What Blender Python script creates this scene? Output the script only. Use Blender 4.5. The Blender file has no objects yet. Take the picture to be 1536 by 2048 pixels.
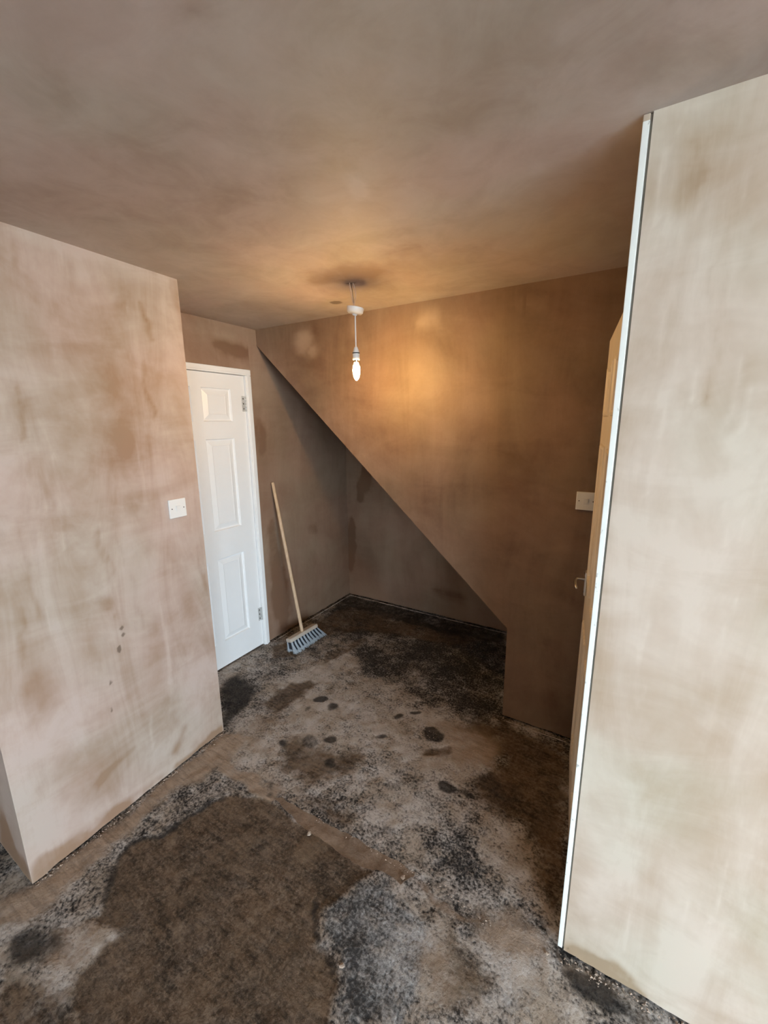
import bpy, bmesh, math, random
import numpy as np
from mathutils import Vector, Matrix, noise as mnoise

# ------------------------------------------------------------------ camera, light, exposure
SC = bpy.context.scene
COL = SC.collection
rnd = random.Random(7)

FPX, YAW, PITCH, ROLL, CAMH = 834.1, 31.093, 12.134, -0.521, 1.657   # focal length in photo pixels, degrees, metres
CEIL = 2.2755
_y, _t, _r = (math.radians(a) for a in (YAW, PITCH, ROLL))
FW = Vector((-math.sin(_y) * math.cos(_t), math.cos(_y) * math.cos(_t), -math.sin(_t)))
_R = Vector((math.cos(_y), math.sin(_y), 0)); _U = _R.cross(FW)
RT = _R * math.cos(_r) + _U * math.sin(_r)
UP = -_R * math.sin(_r) + _U * math.cos(_r)
EYE = Vector((0, 0, CAMH))

cam_data = bpy.data.cameras.new('camera')
cam_data.sensor_fit = 'HORIZONTAL'; cam_data.sensor_width = 36.0
cam_data.lens = FPX / 1536.0 * 36.0
cam_data.clip_start = 0.02
cam = bpy.data.objects.new('camera', cam_data); COL.objects.link(cam)
cam.matrix_world = Matrix(((RT.x, UP.x, -FW.x, 0), (RT.y, UP.y, -FW.y, 0), (RT.z, UP.z, -FW.z, CAMH), (0, 0, 0, 1)))
SC.camera = cam

world = bpy.data.worlds.new('overcast_sky'); SC.world = world
world.use_nodes = True
bg = world.node_tree.nodes['Background']
bg.inputs['Color'].default_value = (0.71, 0.855, 1.0, 1)
bg.inputs['Strength'].default_value = 23.0

WIN = (2.1, 3.45, 0.45, 2.08)          # window opening in the wall behind the camera: x0, x1, z0, z1
WIN2 = (-2.4, -0.2, 0.12, 2.08)       # glazed doors in the side wall behind the camera: y0, y1, z0, z1
REAR_Y = -2.6
XL, XR = -3.2, 3.6                    # side walls of the room behind the camera
def portal(name, w, h, loc, rot):
    pl = bpy.data.lights.new(name, 'AREA'); pl.shape = 'RECTANGLE'
    pl.size = w; pl.size_y = h; pl.cycles.is_portal = True
    po = bpy.data.objects.new(name, pl); COL.objects.link(po)
    po.location = loc; po.rotation_euler = rot
portal('window_rear_offscreen', WIN[1] - WIN[0], WIN[3] - WIN[2], ((WIN[0] + WIN[1]) / 2, REAR_Y - 0.02, (WIN[2] + WIN[3]) / 2), (math.radians(90), 0, 0))
portal('window_side_offscreen', WIN2[3] - WIN2[2], WIN2[1] - WIN2[0], (XR + 0.02, (WIN2[0] + WIN2[1]) / 2, (WIN2[2] + WIN2[3]) / 2), (0, math.radians(90), 0))

vs = SC.view_settings
vs.view_transform = 'Standard'; vs.look = 'None'; vs.gamma = 1.0; vs.exposure = 0.50; vs.use_curve_mapping = False
SC.cycles.caustics_reflective = False; SC.cycles.caustics_refractive = False
SC.cycles.max_bounces = 6; SC.cycles.diffuse_bounces = 4; SC.cycles.glossy_bounces = 3
SC.cycles.use_adaptive_sampling = True; SC.cycles.adaptive_threshold = 0.05; SC.cycles.adaptive_min_samples = 20
SC.cycles.sample_clamp_indirect = 6.0; SC.cycles.use_denoising = True

# ------------------------------------------------------------------ helpers
def ray(u, v):
    return FW + RT * ((u - 768) / FPX) - UP * ((v - 1024) / FPX)
def hit(u, v, p, n):
    """photo pixel -> point where its line of sight meets the plane through p with normal n"""
    d = ray(u, v); p = Vector(p); n = Vector(n)
    return EYE + d * ((p - EYE).dot(n) / d.dot(n))
def on_floor(u, v):
    return hit(u, v, (0, 0, 0), (0, 0, 1))

def struct(o):
    o['kind'] = 'structure'; return o
def tag(o, label, cat, group=None):
    o['label'] = label; o['category'] = cat
    if group: o['group'] = group
    return o
def link_mesh(name, me, mat=None, parent=None, smooth=False):
    o = bpy.data.objects.new(name, me); COL.objects.link(o)
    if mat: me.materials.append(mat)
    if parent: o.parent = parent
    if smooth:
        for p in me.polygons: p.use_smooth = True
        me.set_sharp_from_angle(angle=math.radians(40))
    return o
def from_bm(name, bm, mat=None, parent=None, smooth=False):
    bmesh.ops.recalc_face_normals(bm, faces=bm.faces)
    me = bpy.data.meshes.new(name); bm.to_mesh(me); bm.free()
    return link_mesh(name, me, mat, parent, smooth)
def empty(name, loc=(0, 0, 0), rotz=0.0, parent=None):
    o = bpy.data.objects.new(name, None); COL.objects.link(o)
    o.location = loc; o.rotation_euler = (0, 0, rotz); o.empty_display_size = 0.1
    if parent: o.parent = parent
    return o
def box(bm, a, b, bevel=0.0, seg=2):
    m = Matrix.Translation([(a[i] + b[i]) / 2 for i in range(3)]) @ Matrix.Diagonal([abs(b[i] - a[i]) for i in range(3)] + [1])
    g = bmesh.ops.create_cube(bm, size=1.0, matrix=m)
    if bevel:
        es = {e for v in g['verts'] for e in v.link_edges}
        bmesh.ops.bevel(bm, geom=list(es), offset=bevel, segments=seg, affect='EDGES', profile=0.6)
def lathe(bm, prof, seg=28, mat=Matrix()):
    """prof: list of (r, z)"""
    rings = []
    for r, z in prof:
        if r < 1e-6: rings.append([bm.verts.new(mat @ Vector((0, 0, z)))])
        else: rings.append([bm.verts.new(mat @ Vector((r * math.cos(2 * math.pi * k / seg), r * math.sin(2 * math.pi * k / seg), z))) for k in range(seg)])
    for a, b in zip(rings, rings[1:]):
        for k in range(seg):
            k2 = (k + 1) % seg
            q = [a[k % len(a)], a[k2 % len(a)], b[k2 % len(b)], b[k % len(b)]]
            q = list(dict.fromkeys(q))
            if len(q) > 2: bm.faces.new(q)
def tube(bm, pts, rad, seg=10, caps=True):
    pts = [Vector(p) for p in pts]; n = len(pts)
    rads = rad if isinstance(rad, (list, tuple)) else [rad] * n
    up = None; rings = []
    for i, p in enumerate(pts):
        d = (pts[min(i + 1, n - 1)] - pts[max(i - 1, 0)]).normalized()
        if up is None:
            up = d.orthogonal().normalized()
        up = (up - d * up.dot(d)).normalized(); s = d.cross(up)
        rings.append([bm.verts.new(p + (up * math.cos(2 * math.pi * k / seg) + s * math.sin(2 * math.pi * k / seg)) * rads[i]) for k in range(seg)])
    for a, b in zip(rings, rings[1:]):
        for k in range(seg): bm.faces.new((a[k], a[(k + 1) % seg], b[(k + 1) % seg], b[k]))
    if caps:
        bm.faces.new(rings[0][::-1]); bm.faces.new(rings[-1])

# ---- node helper
class N:
    def __init__(s, name):
        s.m = bpy.data.materials.new(name); s.m.use_nodes = True
        s.t = s.m.node_tree; s.b = s.t.nodes['Principled BSDF']
    def new(s, typ, **kw):
        n = s.t.nodes.new(typ)
        for k, v in kw.items(): setattr(n, k, v)
        return n
    def put(s, sock, v):
        if isinstance(v, bpy.types.NodeSocket): s.t.links.new(v, sock)
        elif isinstance(v, (tuple, list)) and len(v) == 3 and sock.type == 'RGBA': sock.default_value = (*v, 1)
        else: sock.default_value = v
    def math(s, op, a, b=0.0, c=None, clamp=False):
        n = s.new('ShaderNodeMath', operation=op, use_clamp=clamp)
        s.put(n.inputs[0], a); s.put(n.inputs[1], b)
        if c is not None: s.put(n.inputs[2], c)
        return n.outputs[0]
    def smooth(s, v, lo, hi):
        n = s.new('ShaderNodeMapRange', interpolation_type='SMOOTHSTEP')
        s.put(n.inputs[0], v); n.inputs[1].default_value = lo; n.inputs[2].default_value = hi
        return n.outputs[0]
    def mix(s, f, a, b, mode='MIX'):
        n = s.new('ShaderNodeMix', data_type='RGBA', blend_type=mode)
        s.put(n.inputs[0], f); s.put(n.inputs[6], a); s.put(n.inputs[7], b)
        return n.outputs[2]
    def coord(s, scale=(1, 1, 1), rot=(0, 0, 0), loc=(0, 0, 0)):
        c = s.new('ShaderNodeTexCoord'); m = s.new('ShaderNodeMapping')
        s.t.links.new(c.outputs['Object'], m.inputs[0])
        m.inputs['Scale'].default_value = scale; m.inputs['Rotation'].default_value = rot; m.inputs['Location'].default_value = loc
        return m.outputs[0]
    def noise(s, vec, scale, detail=4, rough=0.55, dist=0.0, typ='FBM'):
        n = s.new('ShaderNodeTexNoise', noise_type=typ)
        s.t.links.new(vec, n.inputs['Vector'])
        n.inputs['Scale'].default_value = scale; n.inputs['Detail'].default_value = detail
        n.inputs['Roughness'].default_value = rough; n.inputs['Distortion'].default_value = dist
        return n.outputs[0]
    def attr(s, name):
        n = s.new('ShaderNodeAttribute', attribute_name=name)
        c = s.new('ShaderNodeSeparateColor'); s.t.links.new(n.outputs['Color'], c.inputs[0])
        return c.outputs
    def bump(s, h, strength=0.3, dist=0.01):
        n = s.new('ShaderNodeBump'); n.inputs['Strength'].default_value = strength; n.inputs['Distance'].default_value = dist
        s.t.links.new(h, n.inputs['Height']); s.t.links.new(n.outputs[0], s.b.inputs['Normal'])
    def out(s, col, rough=0.6, spec=0.5):
        s.put(s.b.inputs['Base Color'], col); s.put(s.b.inputs['Roughness'], rough)
        s.b.inputs['Specular IOR Level'].default_value = spec
        return s.m

def simple(name, col, rough=0.5, metal=0.0, var=0.06, scale=30):
    n = N(name); v = n.coord()
    nz = n.noise(v, scale, 3)
    f = n.math('MULTIPLY_ADD', nz, 2 * var, 1 - var)
    c = n.new('ShaderNodeVectorMath', operation='SCALE'); c.inputs[0].default_value = col
    n.t.links.new(f, c.inputs['Scale'])
    n.put(n.b.inputs['Metallic'], metal)
    return n.out(c.outputs[0], rough)

def plaster(name, dry, damp, bias, spread=0.55, rough=0.62, streak=1.0, scale=1.0, spec=0.35):
    """skim plaster part-way through drying: pale dry patches and brown damp ones, trowel sweeps;
    attribute 'marks': R damp patch, G dry patch, B small dark mark"""
    n = N(name)
    v = n.coord(); vz = n.coord(scale=(2.4, 2.4, 0.55)); vd = n.coord(scale=(1.0, 1.0, 2.6), rot=(0.5, 0.6, 0.3))
    big = n.noise(v, 1.7 * scale, 5, 0.60, 0.6)
    mid = n.noise(vz, 2.6 * scale, 5, 0.64, 0.9)
    swp = n.noise(vd, 2.3 * scale, 4, 0.60, 1.1)
    fine = n.noise(v, 55, 2, 0.6)
    rid = n.noise(vz, 3.3 * scale, 2, 0.5, 0.8, 'RIDGED_MULTIFRACTAL')
    at = n.attr('marks')
    t = n.math('MULTIPLY_ADD', n.math('SUBTRACT', n.smooth(big, 0.28, 0.72), 0.5), spread * 0.75, bias)
    t = n.math('MULTIPLY_ADD', n.math('SUBTRACT', n.smooth(mid, 0.28, 0.72), 0.5), spread * 0.65 * streak, t)
    t = n.math('MULTIPLY_ADD', n.math('SUBTRACT', n.smooth(swp, 0.28, 0.72), 0.5), spread * 0.45 * streak, t)
    t = n.math('MULTIPLY_ADD', n.math('SUBTRACT', fine, 0.5), 0.10, t)
    wob = n.math('SUBTRACT', n.noise(v, 9, 3, 0.6), 0.5)
    dampm = n.smooth(n.math('MULTIPLY_ADD', wob, 0.55, at[0]), 0.12, 0.95)
    drym = n.smooth(n.math('MULTIPLY_ADD', wob, 0.55, at[1]), 0.12, 0.95)
    t = n.math('MULTIPLY_ADD', dampm, 0.80, t)
    t = n.math('MULTIPLY_ADD', drym, -0.60, t)
    lines = n.smooth(rid, 1.15, 1.9)
    t = n.math('MULTIPLY_ADD', lines, -0.16 * streak, t, clamp=True)
    col = n.mix(t, dry, damp)
    hue = n.mix(n.smooth(n.noise(v, 2.3 * scale, 2, 0.5), 0.35, 0.65), (1.03, 0.985, 0.975), (0.985, 1.01, 0.985))
    col = n.mix(1.0, col, hue, 'MULTIPLY')
    mk = n.smooth(n.math('MULTIPLY_ADD', wob, 0.25, at[2]), 0.3, 0.7)
    col = n.mix(n.math('MULTIPLY', mk, 0.72), col, tuple(c * 0.35 for c in damp))
    h = n.math('MULTIPLY_ADD', fine, 0.06, n.math('MULTIPLY', rid, 0.16 * streak))
    n.bump(h, 0.22, 0.012)
    r = n.math('MULTIPLY_ADD', t, -0.16, rough + 0.08)
    return n.out(col, r, spec)

# ------------------------------------------------------------------ painted marks
def sdf_poly(P, Q):
    """signed distance (positive inside) of points P (n,2) to polygon Q (m,2)"""
    d = np.full(len(P), 1e9); ins = np.zeros(len(P), bool)
    for i in range(len(Q)):
        a = Q[i]; b = Q[(i + 1) % len(Q)]
        e = b - a; w = P - a
        t = np.clip((w @ e) / max(e @ e, 1e-12), 0, 1)
        d = np.minimum(d, np.hypot(*(w - t[:, None] * e).T))
        c = ((a[1] > P[:, 1]) != (b[1] > P[:, 1]))
        with np.errstate(divide='ignore', invalid='ignore'):
            xx = (b[0] - a[0]) * (P[:, 1] - a[1]) / (b[1] - a[1] if b[1] != a[1] else 1e-12) + a[0]
        ins ^= c & (P[:, 0] < xx)
    return np.where(ins, d, -d)

def ell(cx, cy, rx, ry, ang=0.0, n=12):
    c, s = math.cos(math.radians(ang)), math.sin(math.radians(ang))
    return [(cx + rx * math.cos(k * 2 * math.pi / n) * c - ry * math.sin(k * 2 * math.pi / n) * s,
             cy + rx * math.cos(k * 2 * math.pi / n) * s + ry * math.sin(k * 2 * math.pi / n) * c) for k in range(n)]
def band(pts, w0, w1=None):
    """thin polygon along a pixel polyline"""
    w1 = w0 if w1 is None else w1
    L = []; Rr = []; n = len(pts)
    for i, p in enumerate(pts):
        a = pts[max(i - 1, 0)]; b = pts[min(i + 1, n - 1)]
        dx, dy = b[0] - a[0], b[1] - a[1]; l = math.hypot(dx, dy) or 1
        w = (w0 + (w1 - w0) * i / (n - 1)) / 2
        L.append((p[0] - dy / l * w, p[1] + dx / l * w)); Rr.append((p[0] + dy / l * w, p[1] - dx / l * w))
    return L + Rr[::-1]

def vnoise(P, wl, seed):
    """smooth value noise in -1..1 of wavelength wl at points P (n,2)"""
    g = np.random.default_rng(seed).uniform(-1, 1, (64, 64))
    q = P / wl + 1000.0; i = np.floor(q).astype(int); f = q - i; f = f * f * (3 - 2 * f); i %= 64; k = (i + 1) % 64
    return (g[i[:, 0], i[:, 1]] * (1 - f[:, 0]) + g[k[:, 0], i[:, 1]] * f[:, 0]) * (1 - f[:, 1]) + (g[i[:, 0], k[:, 1]] * (1 - f[:, 0]) + g[k[:, 0], k[:, 1]] * f[:, 0]) * f[:, 1]

def set_attr(me, name, arr):
    a = me.attributes.new(name, 'FLOAT_COLOR', 'POINT')
    full = np.ones((len(arr), 4), np.float32); full[:, :arr.shape[1]] = arr
    a.data.foreach_set('color', full.ravel())

# ------------------------------------------------------------------ slab walls
def slab(name, front, back, step, zlow, zhigh, mat, paints=None, nv=60, parent=None):
    """front/back: polylines (x, y) with the same corners; zlow(x, y) lower edge; paints: {segment: [(pixel polygon, channel, value, softness)]}"""
    verts = []; faces = []; seg_of = []; sval = []
    fu = []; bu = []; n = len(front)
    for i in range(n - 1):
        a = Vector(front[i]); b = Vector(front[i + 1]); L = (b - a).length
        st = step[i] if isinstance(step, (list, tuple)) else step
        k = max(1, int(round(L / st)))
        for j in range(k + (1 if i == n - 2 else 0)):
            t = j / k
            fu.append(a.lerp(b, t)); bu.append(Vector(back[i]).lerp(Vector(back[i + 1]), t)); seg_of.append(i); sval.append(t * L)
    m = len(fu)
    for p in fu:
        z0 = zlow(p.x, p.y); z1 = zhigh
        for j in range(nv + 1): verts.append((p.x, p.y, z0 + (z1 - z0) * j / nv))
    for i in range(m - 1):
        for j in range(nv):
            a = i * (nv + 1) + j; faces.append((a, a + nv + 1, a + nv + 2, a + 1))
    o0 = len(verts)
    for p, q in zip(fu, bu):
        z0 = zlow(p.x, p.y); verts.append((q.x, q.y, z0)); verts.append((q.x, q.y, zhigh))
    for i in range(m - 1):
        a = o0 + 2 * i; faces.append((a, a + 1, a + 3, a + 2))                      # back
        f0 = i * (nv + 1); faces.append((f0, a, a + 2, f0 + nv + 1))               # underside
        faces.append((f0 + nv, f0 + 2 * nv + 1, a + 3, a + 1))                      # top
    for i, sgn in ((0, 1), (m - 1, -1)):
        f0 = i * (nv + 1); a = o0 + 2 * i
        loop = [f0 + j for j in range(nv + 1)] + [a + 1, a]
        faces.append(tuple(loop if sgn > 0 else loop[::-1]))
    me = bpy.data.meshes.new(name); me.from_pydata(verts, [], faces); me.update()
    arr = np.zeros((len(verts), 3), np.float32)
    if paints:
        V = np.array(verts[:o0])
        sg = np.repeat(np.array(seg_of), nv + 1); sv = np.repeat(np.array(sval), nv + 1)
        for si, lst in paints.items():
            idx = np.where(sg == si)[0]
            a = Vector((*front[si], 0)); d = (Vector((*front[si + 1], 0)) - a).normalized(); nn = d.cross(Vector((0, 0, 1)))
            P = np.stack([sv[idx], V[idx, 2]], 1)
            WP = P + np.stack([.016 * vnoise(P, .10, 31) + .008 * vnoise(P, .035, 32), .020 * vnoise(P, .10, 33) + .008 * vnoise(P, .035, 34)], 1)
            WS = P + .3 * (WP - P)
            for poly, ch, val, soft in lst:
                Q = []
                for u, v in poly:
                    h = hit(u, v, a, nn); Q.append(((h - a).dot(d), h.z))
                s = sdf_poly(WS if ch == 2 or soft < .03 else WP, np.array(Q))
                arr[idx, ch] = np.maximum(arr[idx, ch], np.clip(0.5 + s / soft, 0, 1) * val)
    set_attr(me, 'marks', arr)
    bm = bmesh.new(); bm.from_mesh(me); bmesh.ops.recalc_face_normals(bm, faces=bm.faces); bm.to_mesh(me); bm.free()
    return struct(link_mesh(name, me, mat, parent))

def ragged(base, amp, f=14.0):
    return lambda x, y: base + amp * mnoise.noise(Vector((x * f, y * f, 3.1))) + 0.5 * amp * mnoise.noise(Vector((x * f * 3, y * f * 3, 7.7)))

# ------------------------------------------------------------------ materials
M = {}
DRY = (0.63, 0.535, 0.47); DAMP = (0.36, 0.24, 0.16)
M['left'] = plaster('plaster_drying_pink', (0.51, 0.412, 0.352), (0.315, 0.203, 0.132), 0.34, 0.74)
M['right'] = plaster('plaster_dry_beige', (0.66, 0.565, 0.46), (0.42, 0.305, 0.20), 0.30, 0.72)
M['ceil'] = plaster('plaster_ceiling_pink', (0.56, 0.485, 0.450), (0.30, 0.222, 0.175), 0.46, 0.55, streak=0.7)
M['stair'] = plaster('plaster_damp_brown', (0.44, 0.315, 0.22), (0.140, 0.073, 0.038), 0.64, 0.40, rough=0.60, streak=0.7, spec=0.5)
M['alcove'] = plaster('plaster_damp_umber', (0.41, 0.30, 0.22), (0.205, 0.122, 0.076), 0.54, 0.52, rough=0.6, streak=0.6)
M['room'] = plaster('plaster_room', DRY, DAMP, 0.25, 0.4)
M['white'] = simple('white_gloss_paint', (0.88, 0.89, 0.88), 0.32, var=0.02, scale=12)
M['plastic'] = simple('white_plastic', (0.80, 0.79, 0.76), 0.28, var=0.01)
M['dark'] = simple('dark_plastic', (0.03, 0.03, 0.03), 0.45)
M['screw'] = simple('screw_metal', (0.10, 0.09, 0.08), 0.4, 0.8)
M['steel'] = simple('worn_steel', (0.55, 0.53, 0.50), 0.3, 1.0)
M['hinge'] = simple('chipped_hinge_paint', (0.50, 0.50, 0.48), 0.45, var=0.5, scale=90)
M['chrome'] = simple('satin_chrome', (0.88, 0.87, 0.85), 0.32, 1.0)

def bead_mat():
    n = N('white_edge_bead'); v = n.coord(scale=(1, 1, 0.7))
    sp = n.smooth(n.noise(v, 75, 2, 0.5), 0.66, 0.72)
    big = n.smooth(n.noise(n.coord(), 7, 3), 0.45, 0.62)
    return n.out(n.mix(n.math('MULTIPLY', sp, big), (0.95, 0.955, 0.885), (0.34, 0.32, 0.28)), 0.5)
M['bead'] = bead_mat()
M['rim'] = simple('dusty_plaster_rim', (0.50, 0.45, 0.40), 0.9, var=0.3)
M['gap'] = simple('shaded_gap_grey', (0.26, 0.24, 0.21), 0.9)  # shade of the open gap beside the bead, put into the colour

def door_cream():
    n = N('cream_grained_door'); v = n.coord(scale=(26, 26, 1.1))
    g = n.noise(v, 3.0, 5, 0.6, 0.7)
    c = n.mix(n.smooth(g, 0.3, 0.7), (0.68, 0.57, 0.43), (0.86, 0.76, 0.61))
    n.bump(g, 0.08, 0.004)
    return n.out(c, 0.42)
M['tan'] = door_cream()

def wood_mat():
    n = N('broom_handle_wood'); v = n.coord(scale=(40, 40, 2.2))
    g = n.noise(v, 3.0, 5, 0.6, 0.4); st = n.smooth(n.noise(n.coord(), 4.5, 3), 0.45, 0.65)
    c = n.mix(n.smooth(g, 0.3, 0.7), (0.70, 0.52, 0.35), (0.56, 0.39, 0.24))
    c = n.mix(n.math('MULTIPLY', st, 0.35), c, (0.42, 0.28, 0.10))
    return n.out(c, 0.55)
M['wood'] = wood_mat()
M['block'] = simple('pale_wood_block', (0.55, 0.48, 0.40), 0.6, var=0.15, scale=20)
M['bristle'] = simple('grey_bristle', (0.46, 0.50, 0.53), 0.45, var=0.25, scale=60)
M['bristle_dark'] = simple('navy_bristle', (0.02, 0.024, 0.035), 0.5)
M['crumb'] = simple('plaster_crumb', (0.38, 0.29, 0.22), 0.95, var=0.5, scale=40)
M['wire'] = simple('tan_wire_sheath', (0.55, 0.38, 0.27), 0.5)
M['patio'] = simple('pale_paving', (0.52, 0.51, 0.48), 0.9)

def bulb_mat():
    n = N('lit_bulb_glass')
    n.b.inputs['Emission Color'].default_value = (1.0, 0.60, 0.20, 1)
    n.b.inputs['Emission Strength'].default_value = 440.0
    return n.out((0.9, 0.8, 0.6), 0.1)
M['bulb'] = bulb_mat()

def glass_mat():
    n = N('window_glass')
    tr = n.new('ShaderNodeBsdfTransparent'); tr.inputs[0].default_value = (0.97, 0.98, 0.98, 1)
    mx = n.new('ShaderNodeMixShader'); mx.inputs[0].default_value = 0.05
    n.b.inputs['Roughness'].default_value = 0.02
    n.t.links.new(tr.outputs[0], mx.inputs[1]); n.t.links.new(n.b.outputs[0], mx.inputs[2])
    n.t.links.new(mx.outputs[0], n.t.nodes['Material Output'].inputs['Surface'])
    return n.m
M['glass'] = glass_mat()

def floor_mat():
    n = N('stained_bitumen_screed')
    v = n.coord(); a = n.attr('stain'); b = n.attr('dust')
    w = n.math('SUBTRACT', n.noise(v, 7, 4, 0.65), 0.5)
    w2 = n.math('SUBTRACT', n.noise(v, 24, 4, 0.7), 0.5)
    s1 = n.noise(v, 17, 6, 0.72); s2 = n.noise(v, 95, 4, 0.65)
    st = n.noise(n.coord(scale=(1.0, 6.5, 1), rot=(0, 0, 0.32)), 9, 6, 0.65, 0.2)
    t = n.math('MULTIPLY_ADD', s2, 0.55, n.math('MULTIPLY', s1, 0.45))
    t = n.math('MULTIPLY_ADD', n.math('SUBTRACT', st, 0.5), 0.16, t)
    t = n.math('ADD', t, n.math('MULTIPLY', n.math('SUBTRACT', a[0], 0.5), 0.55))
    t = n.math('MULTIPLY_ADD', n.math('SUBTRACT', n.noise(v, 3.8, 3, 0.6), 0.5), 0.42, t)
    cov = n.smooth(t, 0.37, 0.63)
    dark = n.mix(n.smooth(s2, 0.35, 0.65), (0.016, 0.014, 0.013), (0.075, 0.066, 0.060))
    palec = n.mix(n.smooth(w, -0.12, 0.12), (0.50, 0.455, 0.415), (0.39, 0.325, 0.262))
    col = n.mix(cov, dark, palec)
    # blue-grey bloom on the coarse black patches
    bl = n.smooth(n.math('MULTIPLY_ADD', w2, 1.6, b[2]), 0.35, 1.0)
    bloom = n.mix(n.smooth(t, 0.40, 0.74), (0.048, 0.046, 0.045), (0.46, 0.45, 0.44))
    col = n.mix(bl, col, bloom)
    # tan plaster dust
    tn = n.smooth(n.math('ADD', n.math('MULTIPLY', w, 1.0), n.math('MULTIPLY_ADD', w2, 0.9, b[0])), 0.22, 1.0)
    st = n.math('MULTIPLY_ADD', n.math('SUBTRACT', s2, 0.5), 0.7, st)
    tanc = n.mix(n.smooth(st, 0.35, 0.68), (0.43, 0.325, 0.24), (0.26, 0.19, 0.135))
    col = n.mix(n.math('MULTIPLY', tn, 0.85), col, tanc)
    # brown damp screed
    br = n.smooth(n.math('ADD', n.math('MULTIPLY', w, 0.75), n.math('MULTIPLY_ADD', w2, 0.65, a[1])), 0.22, 0.88)
    brc = n.mix(n.smooth(n.math('MULTIPLY_ADD', st, 0.38, n.math('MULTIPLY_ADD', n.noise(v, 4.5, 3, 0.62), 0.32, n.math('MULTIPLY', s1, 0.30))), 0.36, 0.62), (0.034, 0.022, 0.013), (0.160, 0.104, 0.062))
    brc = n.mix(n.math('MULTIPLY', n.smooth(s2, 0.52, 0.72), 0.35), brc, (0.22, 0.17, 0.12))
    col = n.mix(n.math('MULTIPLY', br, 0.90), col, brc)
    col = n.mix(n.math('MULTIPLY', n.math('MULTIPLY', n.smooth(n.math('MULTIPLY_ADD', w, 0.9, b[0]), 0.1, 0.75), br), 0.45), col, (0.21, 0.150, 0.098))
    # black stains
    bk = n.smooth(n.math('ADD', n.math('MULTIPLY', w, 0.6), n.math('MULTIPLY_ADD', w2, 0.6, a[2])), 0.25, 0.85)
    bkc = n.mix(n.smooth(s1, 0.45, 0.75), (0.014, 0.012, 0.011), (0.050, 0.040, 0.032))
    col = n.mix(n.math('MULTIPLY', bk, 0.86), col, bkc)
    # smooth brown filler in the chased line
    fl = n.smooth(n.math('MULTIPLY_ADD', w2, 0.12, b[1]), 0.42, 0.58)
    flc = n.mix(n.smooth(w, -0.15, 0.2), (0.195, 0.130, 0.085), (0.265, 0.185, 0.128))
    col = n.mix(n.math('MULTIPLY', fl, 0.93), col, flc)
    h = n.math('MULTIPLY_ADD', s2, 0.35, n.math('MULTIPLY', s1, 0.65))
    n.bump(h, 0.55, 0.012)
    r = n.math('MULTIPLY_ADD', br, -0.18, 0.88)
    return n.out(col, r, 0.35)
M['floor'] = floor_mat()

# ------------------------------------------------------------------ room layout (metres)
LY1, LY2 = 0.366, 1.248           # left pier: near and far corners
LX1, LX2 = -1.746, -1.798
DX = -2.291                       # wall with the white door
SY = 2.139                        # plastered face of the staircase
BY = 3.128                        # back of the space under the stairs
XS, ZS, ZT = -0.51, 0.549, 2.175  # foot of the sloping edge, its height there, its height at the door wall
RX, RY = -0.040, 1.151            # corner and plane of the right-hand wall

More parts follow.
